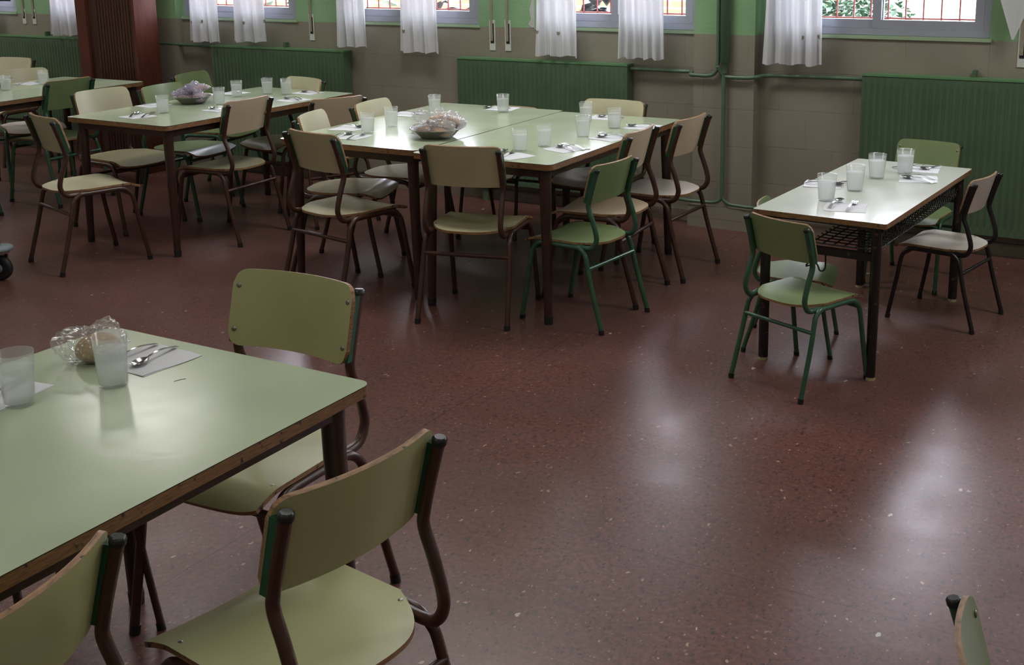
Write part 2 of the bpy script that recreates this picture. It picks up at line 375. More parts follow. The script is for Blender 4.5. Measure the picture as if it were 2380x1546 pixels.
# sills
for i, (a, c) in enumerate(WIN):
    b = MB(); b.box(a - .01, c + .01, D - .012, D + .05, WZ0 - .020, WZ0 - .002); struct(build('trim_%d' % (i + 3), b, mat('green_sill_paint', (.34, .46, .30), .5) if i == 0 else bpy.data.materials['green_sill_paint']))
b = MB(); b.box(ROOM_X0, -2.645, D - .014, D, 0, .07); b.box(-2.26, ROOM_X1, D - .014, D, 0, .07); struct(build('baseboard_back', b, m_simple_noise('worn_skirting_tile', (.17, .145, .11), (.24, .21, .165), 5, .5)))

for x, y in UNSEEN_LAMPS:  # out-of-view housings around the lamps, most of them added for fill
    t_ = MB(); t_.box(-.66, .66, -.34, -.315, -.05, 0); t_.box(-.66, .66, .315, .34, -.05, 0); t_.box(-.66, -.63, -.315, .315, -.05, 0); t_.box(.63, .66, -.315, .315, -.05, 0); t_.box(-.63, .63, -.315, .315, -.03, 0)
    tag(build('unseen_ceiling_lamp', t_, ALU, None, (x, y, CEIL)), 'flat white ceiling luminaire from a set added mostly as fill light, outside the photo', 'lamp', 'ceiling luminaires')
# windows: outer frame, two sliding sashes each with its pane
def window(i, a, c):
    w = empty('window_%d' % (i + 1), ((a + c) / 2, D + .06, WZ0)); struct(w)
    h = WZ1 - WZ0; hw = (c - a) / 2
    b = MB(); y0, y1 = -.045, .03
    b.box(-hw, hw, y0, y1, 0, .035); b.box(-hw, hw, y0, y1, h - .035, h); b.box(-hw, -hw + .035, y0, y1, .035, h - .035); b.box(hw - .035, hw, y0, y1, .035, h - .035)
    build('window_frame', b, ALU, w)
    b = MB(); z = 1.74 - WZ0
    while z < h - .05: b.tube([(-hw + .014, .14, z + .0225), (hw - .014, .14, z + .0225)], .021, 6); z += .045
    b.box(-hw + .001, -hw + .012, .125, .155, .001, h - .001); b.box(hw - .012, hw - .001, .125, .155, .001, h - .001)
    build('roller_shutter', b, WHITEP, w)
    for k, (x0, x1, yo) in enumerate(((-hw + .035, .025, -.010), (-.025, hw - .035, -.036))):
        s = MB(); t = .045; z0, zz = .036, h - .036; ya, yb = yo - .010, yo + .012
        s.box(x0, x1, ya, yb, z0, z0 + t); s.box(x0, x1, ya, yb, zz - t, zz); s.box(x0, x0 + t, ya, yb, z0 + t, zz - t); s.box(x1 - t, x1, ya, yb, z0 + t, zz - t)
        so_ = build('sash', s, ALU, w)
        g = MB(); g.box(x0 + t - .004, x1 - t + .004, yo - .001, yo + .003, z0 + t - .004, zz - t + .004); build('pane', g, GLASS, so_)
for i, (a, c) in enumerate(WIN): window(i, a, c)

# ---------------------------------------------------------------- yard outside
b = MB(); b.box(-20, 8, D + .3, D + 9, -.12, -.02); struct(build('floor_yard', b, YARD))
b = MB(); b.box(-20, -2.75, D + 3.2, D + 3.45, -.1, 1.72); tag(build('brick_wall', b, BRICK), 'orange brick wall of the yard seen through the left windows', 'wall')
b = MB(); b.box(-2.75, 8, D + 3.2, D + 3.45, -.1, 1.9); tag(build('white_wall', b, WHITEW), 'white rendered wall seen through the window at the far right', 'wall')
def leaves(mb, n, c, r, size, mi=0, flat=.35):
    for _ in range(n):
        while 1:
            q = Vector((rnd.uniform(-1, 1), rnd.uniform(-1, 1), rnd.uniform(-1, 1)))
            if q.length < 1: break
        p = Vector(c) + Vector((q.x * r[0], q.y * r[1], q.z * r[2]))
        a = rnd.uniform(0, 2 * PI); e = rnd.uniform(-.9, .5); d = Vector((math.cos(a) * math.cos(e), math.sin(a) * math.cos(e), math.sin(e)))
        sd_ = d.cross(Vector((0, 0, 1))).normalized() * size * rnd.uniform(.28, .42); L = size * rnd.uniform(.7, 1.2)
        up = sd_.cross(d).normalized() * size * .12
        mb.add([p, p + d * L * .45 + sd_ + up, p + d * L, p + d * L * .45 - sd_ + up, p + d * L * .5 - up], [(0, 4, 1), (1, 4, 2), (2, 4, 3), (3, 4, 0)], mi, True)
def shrub(x, y, z, r, size, n, label, mt=LEAF, group=None, stems=5):
    t = empty('leafy_shrub', (x, y, -.02)); tag(t, label, 'shrub', group)
    f = MB(); leaves(f, n, (0, 0, z), r, size); build('foliage', f, mt, t)
    s = MB()
    for k in range(stems):
        a = rnd.uniform(0, 2 * PI); s.tube(spline([(0, 0, 0), (.1 * math.cos(a), .1 * math.sin(a), z * .5), (r[0] * .6 * math.cos(a), r[1] * .6 * math.sin(a), z)], 3), .01, 5)
    build('stem', s, BARK, t)
shrub(-2.34, D + 1.55, .90, (.60, .42, .62), .060, 5200, 'dense green leafy shrub behind the left half of the far right window')
shrub(-4.9, D + 1.0, .90, (.36, .30, .46), .17, 170, 'dark broad-leaved plant hanging behind the second window from the brown pillar', LEAFD)
shrub(-5.95, D + 1.2, .86, (.22, .22, .40), .20, 40, 'small broad-leaved green plant between the two curtains of the second window', LEAF)
shrub(-3.66, D + .78, .95, (.26, .25, .36), .16, 190, 'dark-leaved plant behind the window left of the green pipes', LEAFD)
shrub(-3.25, D + 2.5, .80, (.45, .3, .24), .12, 160, 'low green plant against the brick wall left of the green pipes', LEAF)
shrub(-7.0, D + 1.3, .92, (.25, .2, .34), .18, 40, 'little green plant behind the window right of the brown pillar', LEAF)
b = MB(); b.tube(spline([(-3.5, D + 1.75, -.02), (-3.4, D + 1.6, .6), (-3.25, D + 1.45, 1.0), (-2.98, D + 1.4, 1.25), (-2.8, D + 1.4, 1.6)]), [.05] * 8 + [.04] * 17, 8); tag(build('tree_branch', b, BARK), 'bare slanting branch behind the window left of the green pipes', 'branch')
b = MB(); b.box(-5.72, -5.66, D + .22, D + .28, -.02, 2.6); tag(build('red_post', b, REDBOX), 'red painted post outside the second window from the brown pillar', 'post')
GL = ['far left window, beside the brown pillar', 'window half hidden by the brown pillar', 'window just right of the brown pillar', 'second window right of the brown pillar', 'window left of the green pipes', 'rightmost window in view', 'window right of the photo edge', 'last window on the right']
for i, (a, c) in enumerate(WIN[:7]):
    b = MB(); y = D + .24; n = round((c - a) / .1)
    for k in range(n + 1): x = a + .01 + (c - a - .02) * k / n; b.tube([(x, y, WZ0 - .04), (x, y, WZ1)], .005, 5)
    for z in (WZ0 + .075, WZ0 + .65, WZ1 - .1): b.tube([(a - .0, y, z), (c + .0, y, z)], .005, 5)
    tag(build('window_grille', b, GRILLE), 'thin dark red iron bars outside the ' + GL[i], 'grille', 'iron grilles outside the windows')

# ---------------------------------------------------------------- radiators
def radiator(x0, x1, ztop, zbot, label, bracket=None):
    yf = D - .09; t = empty('radiator', (x0, yf, zbot)); tag(t, label, 'radiator', 'green panel radiators')
    L = x1 - x0; H = ztop - zbot; pit = .0335; n = int(L / pit); b = MB()
    vs = []; fs = []
    prof = [(0, 0), (.30, 0), (.42, .010), (.58, .010), (.70, 0)]
    xs_ = []
    for k in range(n):
        for (q, dy) in prof: xs_.append(((k + q) * L / n, dy))
    xs_.append((L, 0)); zs = [0, .03, .055, H - .075, H - .045, H]
    for (x, dy) in xs_:
        for j, z in enumerate(zs): vs.append((x, (dy if j in (2, 3) else 0) , z))
    m_ = len(zs)
    for i in range(len(xs_) - 1):
        for j in range(m_ - 1): fs.append((i * m_ + j, (i + 1) * m_ + j, (i + 1) * m_ + j + 1, i * m_ + j + 1))
    b.add(vs, fs, 0, True); b.box(0, L, .003, .080, 0, H - .002); b.box(-.002, -.0002, .001, .080, 0, H - .001); b.box(L + .0002, L + .002, .001, .080, 0, H - .001)
    build('panel', b, RAD, t)
    b = MB(); b.box(-.003, L + .003, -.004, .086, H, H + .010); build('top_rail', b, mat('pale_green_rail', (.12, .27, .125), .35) if 'pale_green_rail' not in bpy.data.materials else bpy.data.materials['pale_green_rail'], t)
    if bracket is not None:
        b = MB(); b.box(bracket - x0 - .009, bracket - x0 + .009, .05, .088, H - .01, H + .045); build('wall_bracket', b, RAD, t)
    # feed stub to the wall so it hangs from it
    b = MB(); b.box(.15, .19, .03, .07, -zbot, 0); b.box(L - .19, L - .15, .03, .07, -zbot, 0); build('foot', b, RAD, t)
radiator(-9.9, -7.84, .930, .12, 'green ribbed radiator at the far left, left of the brown pillar', -8.307)
radiator(-6.415, -5.187, .920, .12, 'green ribbed radiator between the brown pillar and the plain beige wall', -5.757)
radiator(-4.256, -3.05, .912, .12, 'green ribbed radiator behind the big double table, left of the pipes')
radiator(-1.659, .55, .918, .12, 'big green ribbed radiator at the right edge behind the small desk', -1.102)

# ---------------------------------------------------------------- pipes
def pipe(pts, r, label, n=5): b = MB(); b.tube(spline(pts, n), r, 10); return tag(build('heating_pipe', b, PIPE), label, 'pipe', 'green heating pipes')
yp = D - .05; yq = D - .115
b = MB(); b.tube(spline([(-3.045, yp, .895), (-2.90, yp, .894), (-2.72, yp, .893), (-2.655, yp, .893), (-2.635, yq, .885), (-2.60, yq, .883), (-2.53, yq, .883), (-2.488, yq, .90), (-2.470, yq, .96), (-2.470, yq, 1.2), (-2.470, yq, 2.0), (-2.470, yq, CEIL)], 6), .0115, 10)
tag(build('heating_pipe', b, PIPE), 'thin green pipe turning up the pilaster from the middle radiator', 'pipe', 'green heating pipes')
b = MB(); b.tube(spline([(-1.66, yp, .895), (-1.80, yp, .895), (-2.0, yp, .893), (-2.20, yp, .890), (-2.245, yq + .01, .885), (-2.30, yq, .880), (-2.40, yq, .880), (-2.440, yq, .890), (-2.462, yq - .02, .94)], 6), .0115, 10)
tag(build('heating_pipe', b, PIPE), 'thin green pipe running right from the pilaster to the big radiator', 'pipe', 'green heating pipes')
t = empty('downpipe', (-2.428, yq, 0)); tag(t, 'thick green vertical pipe on the pilaster, narrowing halfway down', 'pipe')
b = MB(); b.tube([(0, 0, .90), (0, 0, .96), (0, 0, .965), (0, 0, CEIL)], [.017, .019, .027, .027], 12); build('upper_pipe', b, PIPE, t)
b = MB(); b.tube([(-.004, 0, .20), (-.004, 0, .92)], .0125, 10); build('lower_pipe', b, PIPE, t)
b = MB()
b.tube(spline([(-.004, 0, .215), (-.012, -.002, .175), (-.05, -.002, .155), (-.12, -.002, .152), (-.24, -.002, .152), (-.60, .055, .155), (-.80, .055, .155)], 5), .010, 8)
b.tube(spline([(-.004, 0, .215), (.006, -.002, .175), (.045, -.002, .152), (.10, -.002, .148), (.18, -.002, .146), (.40, .05, .142), (.77, .05, .140)], 5), .010, 8)
build('branch_pipes', b, PIPE, t)
b = MB(); b.tube([(-7.3, yp, .928), (-6.42, yp, .918)], .013, 10); b.tube([(-6.52, yp, .919), (-6.42, yp, .9185)], .017, 8); tag(build('heating_pipe', b, PIPE), 'green pipe from behind the brown pillar into the left radiator', 'pipe', 'green heating pipes')

# ---------------------------------------------------------------- blind straps
def strap(x, zb, top, label, ztop=2.72):
    t = empty('blind_strap', (x, D, zb)); tag(t, label, 'strap', 'blind straps beside the windows')
    b = MB(); b.box(-.021, .021, -.006, 0, 0, top); build('housing', b, WHITEP, t)
    b = MB(); b.box(-.012, .013, -.008, -.004, .045, .065); b.box(.006, .013, -.0075, -.004, .065, top - .02); build('slot', b, DARK, t)
    b = MB(); b.box(-.011, .006, -.012, -.010, .06, ztop - zb); b.box(-.011, .006, -.010, -.004, .06, .075); build('ribbon', b, STRAP, t)
strap(-8.594, 1.03, .12, 'blind strap at the far left, left one of the pair'); strap(-8.469, 1.03, .12, 'blind strap at the far left, right one of the pair')
strap(-5.525, .985, .18, 'single blind strap between the first two windows right of the pillar')
strap(-4.039, .965, .19, 'blind strap above the middle radiator, left one of the pair'); strap(-3.923, .965, .19, 'blind strap above the middle radiator, right one of the pair')
strap(-.885, .985, .24, 'blind strap in a white housing at the right photo edge')
b = MB(); o_ = [(0, 0), (.022, .03), (.012, .09), (.028, .14), (.02, .2), (.034, .3), (.034, .36), (.046, .36), (.046, -.02), (.02, -.02)]
n = len(o_); b.add([(x, -.004, z) for x, z in o_] + [(x, 0, z) for x, z in o_], [tuple(range(n)), tuple(range(n, 2 * n))[::-1]] + [(k, (k + 1) % n, n + (k + 1) % n, n + k) for k in range(n)])
o = build('broken_plaster', b, FRAY, None, (-3.775, D, 1.135)); tag(o, 'patch of chipped bare plaster at the left edge of the window left of the pipes', 'plaster patch')

# ---------------------------------------------------------------- curtains
MOTIF = mat('beige_cutout', (.26, .235, .17), .8)
def curtain(x0, x1, zb, label, motifs=(), folds=4, ph=0.0, flare=.01, ztop=2.5, tip=None, y=D - .115):
    t = empty('curtain', ((x0 + x1) / 2, y, zb)); tag(t, label, 'curtain', 'short white curtains at the windows')
    hw = (x1 - x0) / 2; H = ztop - zb
    def fn(u, v):
        z = v * H; k = 1 - .10 * min(1, v * 3) + flare
        x = (u * 2 - 1) * hw * k
        yy = .020 * math.sin(u * 2 * PI * folds + ph) + .008 * math.sin(u * 2 * PI * folds * 2.3 + 1.7 * ph + v * 3) + .006 * math.sin(v * 9 + u * 5)
        return (x, yy, z + (.006 * math.sin(u * 2 * PI * folds * .7 + ph) if v < .01 else 0))
    b = MB(); b.sheet(lambda u, v: fn(u, .045 + .955 * v), .001, 70, 30, 0, 0); build('cloth', b, CURT, t)
    b = MB(); b.sheet(lambda u, v: fn(u, .046 * v), .0022, 70, 3, 0, 0); build('hem', b, HEM, t)
    for (u, v) in motifs:
        p = Vector(fn(u, v)); b = MB(); s_ = .010
        pts = [(-s_, 1.2 * s_), (-.5 * s_, .7 * s_), (0, 1.1 * s_), (.5 * s_, .7 * s_), (s_, 1.2 * s_), (s_, -.5 * s_), (0, -1.3 * s_), (-s_, -.5 * s_)]
        n = len(pts); b.add([(p.x + a, p.y - .003, p.z + c) for a, c in pts] + [(p.x + a, p.y + .001, p.z + c) for a, c in pts], [tuple(range(n)), tuple(range(n, 2 * n))[::-1]] + [(k, (k + 1) % n, n + (k + 1) % n, n + k) for k in range(n)])
        build('motif', b, MOTIF, t)
CU = [(-6.60, -6.295, .955, 'left curtain of the window just right of the brown pillar', ((.07, .088), (.5, .096)), 3.5, .3),
 (-6.165, -5.867, .968, 'right curtain of the window just right of the brown pillar', ((.47, .088), (.97, .096)), 3, 1.9),
 (-5.215, -4.970, .962, 'left curtain of the second window right of the pillar', (), 3, 2.6),
 (-4.700, -4.374, .943, 'right curtain of the second window right of the pillar', ((.19, .087),), 3.5, .9),
 (-3.652, -3.362, .957, 'left curtain of the window left of the green pipes', ((.05, .092), (.52, .088)), 3, 4.0),
 (-3.090, -2.791, .962, 'wide pleated right curtain of the window left of the green pipes', (), 5, 5.2),
 (-2.205, -1.877, .963, 'single curtain of the rightmost window', ((.66, .096), (.95, .10)), 4, 3.1)]
for a, c, z, lab, mo, fo, ph in CU: curtain(a, c, z, 'short white sheer cotton, ' + lab, mo, fo, ph)
curtain(-9.95, -8.86, .955, 'short white sheer curtain at the far left window', (), 6, .4)
curtain(-8.15, -7.75, .96, 'short white sheer curtain behind the brown pillar', (), 4, .4)
curtain(-.62, -.2, .96, 'short white sheer curtain beyond the right photo edge', (), 4, .4)
# gathered tip of a curtain at the right edge
t = empty('curtain', (-.90, D - .10, 1.13)); tag(t, 'gathered white curtain tip at the right photo edge beside the blind strap', 'curtain', 'short white curtains at the windows')
b = MB(); b.sheet(lambda u, v: (-.02 + (u - .5) * (.01 + .19 * min(1, v * 5)) + .02 * v, .012 * math.sin(u * 9) * min(1, v * 3), v * 1.36), .002, 16, 16, 0, 0); build('cloth', b, CURT, t)

# ---------------------------------------------------------------- wooden pillar
t = empty('wood_clad_pillar', (-7.43, 5.85, 0)); tag(t, 'dark red-brown wood-clad pillar with a fluted front, floor to ceiling', 'pillar')
b = MB(); b.box(0, .11, 0, .19, 0, CEIL); build('side_board', b, WOOD, t)
b = MB(); b.box(.11, .20, .02, .19, 0, CEIL); build('recess', b, WOOD2, t)
b = MB(); b.box(.20, .60, .012, .19, 0, CEIL)
for k in range(13): x = .215 + k * .0305; b.tube([(x, .012, 0), (x, .012, CEIL)], .0105, 8)
build('fluted_panel', b, WOOD2, t)
b = MB(); b.box(.60, .63, -.004, .20, 0, CEIL); build('side_panel', b, WOOD, t)

# ================================================================ CHAIRS
def arc_leg(s, rear):
    if rear: return spline([(s * .209, -.2104, .012), (s * .203, -.150, .22), (s * .198, -.122, .335), (s * .194, -.108, .372), (s * .190, -.078, .395), (s * .188, -.045, .399)], 5)
    return spline([(s * .2096, .2545, .012), (s * .204, .216, .22), (s * .199, .198, .335), (s * .195, .186, .368), (s * .191, .160, .393), (s * .188, .125, .399)], 5)
def post_pts(s):
    return spline([(s * .174, -.045, .399), (s * .174, -.105, .397), (s * .174, -.140, .405), (s * .174, -.160, .435), (s * .174, -.160, .470), (s * .174, -.140, .535), (s * .174, -.119, .590), (s * .174, -.122, .625), (s * .174, -.143, .700), (s * .174, -.166, .772)], 5)
def post_y(z): return -.119 + (-.166 + .119) * (z - .60) / .172
SHARED = {}
def shared(key, mbf, mats):
    if key not in SHARED: SHARED[key] = mbf().mesh(key.split('|')[0], mats)
    return SHARED[key]
def seat_fn(u, v):
    U = u * 2 - 1; x = U * .190
    yr = -.165 + .135 * abs(U) ** 3.4; yf = .256 - .010 * abs(U) ** 8
    y = yr + (yf - yr) * v
    z = .4185
    if y > .17: z -= 1.05 * ((y - .17) ** 1.42) * (1 - .25 * U * U)
    z += -.004 * (1 - U * U) * math.sin(min(1, max(0, (y + .15) / .3)) * PI) + .004 * abs(U) ** 3
    return (x, y, z)
def back_fn(u, v):
    U = u * 2 - 1; w = .183; r = .035; x = U * w
    ex = max(0, abs(x) - (w - r)); sh = r - math.sqrt(max(0, r * r - ex * ex)) if ex > 0 else 0
    z0, z1 = .612 + sh, .797 - sh; z = z0 + (z1 - z0) * v
    return (x, post_y(z) + .0125 + .0245 - .034 * (1 - U * U), z)
def mb_seat(): b = MB(); b.sheet(seat_fn, .0105, 26, 18); return b
def mb_back():
    b = MB()
    us = lambda u: .5 + .5 * math.copysign(abs(2 * u - 1) ** .72, 2 * u - 1)
    b.sheet(lambda u, v: back_fn(1 - us(u), v), .0105, 34, 8); return b
def one(fn, *a, **k):
    def f(): b = MB(); getattr(b, fn)(*a, **k); return b
    return f
def screw_mb(): b = MB(); b.lathe([(0, .0022), (.003, .0022), (.0062, .0012), (.0068, 0)], 10); return b
def place_screw(parent, p, nrm):
    o = link('screw', shared('screw', screw_mb, [SCREW]), parent); o.location = p; o.rotation_euler = Vector(nrm).to_track_quat('Z', 'Y').to_euler()
def make_chair(lam, frame, seatm, screws=True):
    fr = {'brown': BROWN, 'green': GREEN, 'black': BLACK}[frame]; L_ = LAM[lam]; k = lam + frame
    t = empty('school_chair')
    se = link('seat', shared('seat|%s%s' % (lam, seatm), mb_seat, [LAM[seatm] if seatm in LAM else SEATWEAR, PLY]), t)
    ba = link('backrest', shared('backrest|' + lam, mb_back, [L_, PLY]), t)
    for s in (-1, 1):
        for rear in (True, False):
            lg = link('leg', shared('leg|%s%d%d' % (frame, s, rear), one('tube', arc_leg(s, rear), .0118, 10), [fr]), t)
            p = (s * .209, -.2104) if rear else (s * .2096, .2545)
            link('rubber_foot', shared('rubber_foot|%d%d' % (s, rear), one('tube', [(p[0], p[1], 0), (p[0] - s * .0006, p[1] * .985, .022)], .0138, 10), [CAP]), lg)
        link('side_rail', shared('side_rail|%s%d' % (frame, s), one('tube', [(s * .188, -.05, .399), (s * .188, .13, .399)], .0118, 10), [fr]), t)
        po = link('back_post', shared('back_post|%s%d' % (frame, s), one('tube', post_pts(s), .0125, 10), [fr]), t)
        link('post_cap', shared('post_cap|%d' % s, one('tube', [(s * .174, -.1645, .767), (s * .174, -.1675, .778), (s * .174, -.168, .781)], [.0142, .0142, .010], 10), [CAP]), po)
        def sp():
            b = MB(); z0, z1 = .618, .768
            vs = [(s * .174 + dx, post_y(z) + dy, z) for z in (z0, z1) for dx in (-.0105, .0105) for dy in (.004, .0265)]
            b.add(vs, [(0, 1, 3, 2), (4, 6, 7, 5), (0, 4, 5, 1), (2, 3, 7, 6), (0, 2, 6, 4), (1, 5, 7, 3)]); return b
        link('spacer', shared('spacer|%s%d' % (frame, s), sp, [BLACK if frame == 'black' else SPACER]), po)
    link('stretcher', shared('stretcher|%sr' % frame, one('tube', [(-.199, -.133, .305), (.199, -.133, .305)], .0095, 8), [fr]), t)
    link('stretcher', shared('stretcher|%sf' % frame, one('tube', [(-.198, .192, .362), (.198, .192, .362)], .0095, 8), [fr]), t)
    if screws:
        for sx in (-1, 1):
            for (y, v) in ((-.055, 0), (.165, 0)):
                z = seat_fn((sx * .168 / .190 + 1) / 2, .5)[2]; place_screw(se, (sx * .168, y, .4195), (0, 0, 1))
            for z in (.652, .757):
                u = (sx * .168 / .183 + 1) / 2; p = back_fn(u, .5); place_screw(ba, (sx * .168, post_y(z) + .037 - .034 * (1 - (.168 / .183) ** 2) + .001, z), (-sx * .2, 1, .2))
    return t
CH = [  # x, y, degrees, scale, laminate, frame, seat, label, group
 (-2.8274, 4.2109, 13.45, .994, 'khaki', 'brown', 'khaki', 'brown-framed beige chair in front of the big double table, back towards the viewer', 'big'),
 (-3.5747, 4.1883, -10.55, 1.006, 'khaki', 'brown', 'worn', 'brown-framed cream chair at the near left corner of the big double table', 'big'),
 (-3.8930, 4.5753, -69.3, 1.0, 'cream', 'brown', 'worn', 'cream chair on the left side of the big double table, nearer of the two', 'big'),
 (-3.8882, 5.0401, -81.9, 1.0, 'cream', 'brown', 'worn', 'cream chair on the left side of the big double table, farther of the two', 'big'),
 (-2.3591, 4.3978, 84.37, .904, 'green', 'green', 'green', 'small green chair with green frame at the near right corner of the big double table', 'big'),
 (-2.4402, 4.7734, 94.3, .999, 'beige', 'brown', 'beige', 'beige chair right of the big double table, between the green chair and another beige one', 'big'),
 (-2.3910, 5.2679, 88.3, .991, 'beige', 'brown', 'white', 'beige chair at the far right corner of the big double table, nearest the pilaster', 'big'),
 (-2.8462, 5.4740, 180.05, .996, 'cream', 'brown', 'white', 'cream chair behind the big double table, facing the viewer', 'big'),
 (-3.5589, 5.6158, 182.3, .88, 'beige', 'brown', 'beige', 'low chair behind the big double table, only its brown top edge showing over it', 'big'),
 (-5.1815, 3.9920, -16.2, 1.009, 'khaki', 'brown', 'cream', 'brown-framed beige chair at the near left of the table with purple-wrapped bread', 'left'),
 (-5.6791, 4.6971, -93.5, 1.015, 'cream', 'brown', 'khaki', 'cream chair on the left side of the purple-bread table, nearer one', 'left'),
 (-5.6004, 5.1136, -83.6, 1.0, 'green', 'green', 'green', 'green chair on the left side of the purple-bread table, beside the bread dish', 'left'),
 (-5.9559, 5.7032, -78.0, 1.0, 'green', 'green', 'green', 'olive green chair standing back against the beige wall by the brown pillar', 'left'),
 (-4.8747, 4.7898, 92.5, 1.006, 'beige', 'brown', 'worn', 'beige chair on the right side of the purple-bread table, nearer one', 'left'),
 (-4.6266, 5.3521, 64.6, .954, 'beige', 'brown', 'worn', 'dull beige chair on the right side of the purple-bread table, farther one', 'left'),
 (-5.1856, 5.6087, 168.1, 1.0, 'cream', 'brown', 'worn', 'cream chair at the far end of the purple-bread table, before the radiator', 'left'),
 (-8.2632, 5.7727, 186.0, 1.0, 'cream', 'brown', 'cream', 'cream chair at the far left against the radiator, the rearmost there', 'far'),
 (-7.335, 5.30, -115.0, 1.0, 'cream', 'green', 'white', 'cream chair at the far left table, in front of the rearmost chair', 'far'),
 (-6.6358, 4.9989, 91.4, 1.015, 'green', 'green', 'green', 'dark green chair at the right side of the far left table', 'far'),
 (-6.78, 4.2655, 92.0, 1.0, 'green', 'green', 'green', 'green chair cut off by the left photo edge, below the far left table', 'far'),
 (-1.3003, 4.0769, -22.2, .815, 'green', 'green', 'green', 'small green chair in front of the small desk, back towards the viewer', 'desk'),
 (-1.4655, 4.4626, -78.0, .745, 'green', 'green', 'green', 'small green chair tucked under the left side of the small desk', 'desk'),
 (-1.2212, 5.6401, 173.3, .834, 'green', 'green', 'green', 'light green chair at the far end of the small desk, before the radiator', 'desk'),
 (-.9491, 5.1147, 79.4, .812, 'white', 'black', 'white', 'off-white chair with chipped black frame at the right side of the small desk', 'desk'),
 (-1.9713, 1.9758, 181.9, 1.035, 'lime', 'brown', 'lime', 'yellow-green chair facing the viewer at the far end of the nearest table', 'near'),
 (-1.3400, 1.4308, 82.0, .997, 'lime', 'brown', 'lime', 'large yellow-green chair in the foreground, back curved towards the viewer', 'near'),
 (-1.5303, .8932, 104.0, .96, 'lime', 'brown', 'lime', 'yellow-green chair cut off at the bottom left corner', 'near'),
 (-2.345, 1.578, -90.0, .82, 'lime', 'brown', 'lime', 'low chair under the far side of the nearest table, only its seat showing', 'near'),
 (-.099, 1.568, -74.0, .85, 'green', 'green', 'green', 'dark green chair back with bare plywood edge at the bottom right corner', 'corner'),
]
GRP = dict(big='chairs around the big double table', left='chairs around the table with purple-wrapped bread', far='chairs at the far left table', desk='small chairs around the small desk', near='chairs around the nearest table', corner=None)
protos = {}
for x, y, dg, s, lam, frm, seat, lab, g in CH:
    near = g in ('near', 'desk', 'corner') or lab.startswith(('brown-framed', 'small green'))
    key = (lam, frm, seat, near)
    if key not in protos: c = protos[key] = make_chair(lam, frm, seat, near)
    else: c = copy_tree(protos[key])
    c.location = (x, y, 0); c.rotation_euler = (0, 0, math.radians(dg)); c.scale = (s, s, s)
    tag(c, lab, 'chair', GRP[g])

# ================================================================ TABLES
def dining_table(x, y, deg, lx, ly, label, group=None, legs='nb'):
    """x,y = near right corner; lx to the left, ly away from the viewer"""
    t = empty('dining_table', (x, y, 0), math.radians(deg)); tag(t, label, 'table', group)
    b = MB(); b.slab(rrect(-lx, 0, 0, ly, .028), TH - .026, TH, 0, 1, bands=[(TH - .0022, 2)]); 
    b.mi = b.mi
    build('tabletop', b, [TOP, BAND, mat('dark_laminate_line', (.03, .022, .016), .6) if 'dark_laminate_line' not in bpy.data.materials else bpy.data.materials['dark_laminate_line']], t)
    i = .045; b = MB(); z0, z1 = TH - .068, TH - .0265
    b.box(-lx + i, -i, i, i + .022, z0, z1); b.box(-lx + i, -i, ly - i - .022, ly - i, z0, z1); b.box(-lx + i, -lx + i + .022, i + .022, ly - i - .022, z0, z1); b.box(-i - .022, -i, i + .022, ly - i - .022, z0, z1)
    build('apron', b, TLEG, t)
    for (a, c) in ((-.062, .062), (-lx + .062, .062), (-.062, ly - .062), (-lx + .062, ly - .062)):
        sx = 1 if a > -lx / 2 else -1; sy = 1 if c > ly / 2 else -1
        b = MB(); b.tube([(a + sx * .012, c + sy * .012, .03), (a, c, TH - .16), (a, c, TH - .0265)], [.0185, .0255, .027], 16); lg = build('leg', b, TLEG, t)
        b = MB(); b.tube([(a + sx * .0125, c + sy * .0125, 0), (a + sx * .012, c + sy * .012, .034)], [.019, .0205], 16); build('rubber_foot', b, RUB, lg)
    return t
dining_table(-2.412, 4.167, .8, .716, 1.406, 'long pale green table, right half of the big double table', 'the two tables pushed together')
dining_table(-3.138, 4.205, .6, .815, 1.40, 'wide pale green table, left half of the big double table', 'the two tables pushed together')
dining_table(-4.762, 4.232, -1.1, .805, 1.50, 'pale green table with a dish of purple-wrapped bread')
dining_table(-6.49, 4.14, 1.0, .82, 1.50, 'pale green table at the far left photo edge')
dining_table(-1.52, 1.851 - 1.42, -1.25 * 0, .812, 1.42, 'nearest pale green table at the bottom left of the photo')

# small desk with wire basket
t = empty('school_desk', (-1.008, 4.168, 0), math.radians(-3.5)); tag(t, 'small pale desk with chipped black frame and wire basket, before the right radiator', 'desk')
lx, ly = .525, 1.219
b = MB(); b.slab(rrect(-lx, 0, 0, ly, .012), GH - .020, GH, 0, 1); build('desktop', b, [TOPG, BAND], t)
for (a, c) in ((-.045, .035), (-lx + .045, .035), (-.045, ly - .035), (-lx + .045, ly - .035)):
    b = MB(); b.tube([(a, c, .012), (a, c, .50), (a, c, GH - .021)], .0195, 14); lg = build('leg', b, BLACK, t)
    b = MB(); b.tube([(a, c, 0), (a, c, .013)], .0190, 14); build('foot_cap', b, mat('yellowed_foot', (.45, .40, .22), .6) if 'yellowed_foot' not in bpy.data.materials else bpy.data.materials['yellowed_foot'], lg)
for c in (.035, ly - .035):
    b = MB(); b.tube(spline([(-.045, c, .53), (-.055, c, .575), (-.09, c, .588), (-lx + .09, c, .588), (-lx + .055, c, .575), (-lx + .045, c, .53)], 4), .008, 8); build('end_rail', b, BLACK, t)
    b = MB(); b.box(-lx + .045, -.045, c - .012, c + .012, .463, .492); build('lower_rail', b, BLACK, t)
b = MB(); b.tube([(-.03, .035, .582), (-.03, ly - .035, .582)], .010, 8); b.tube([(-lx + .03, .035, .582), (-lx + .03, ly - .035, .582)], .010, 8); build('long_rail', b, BLACK, t)
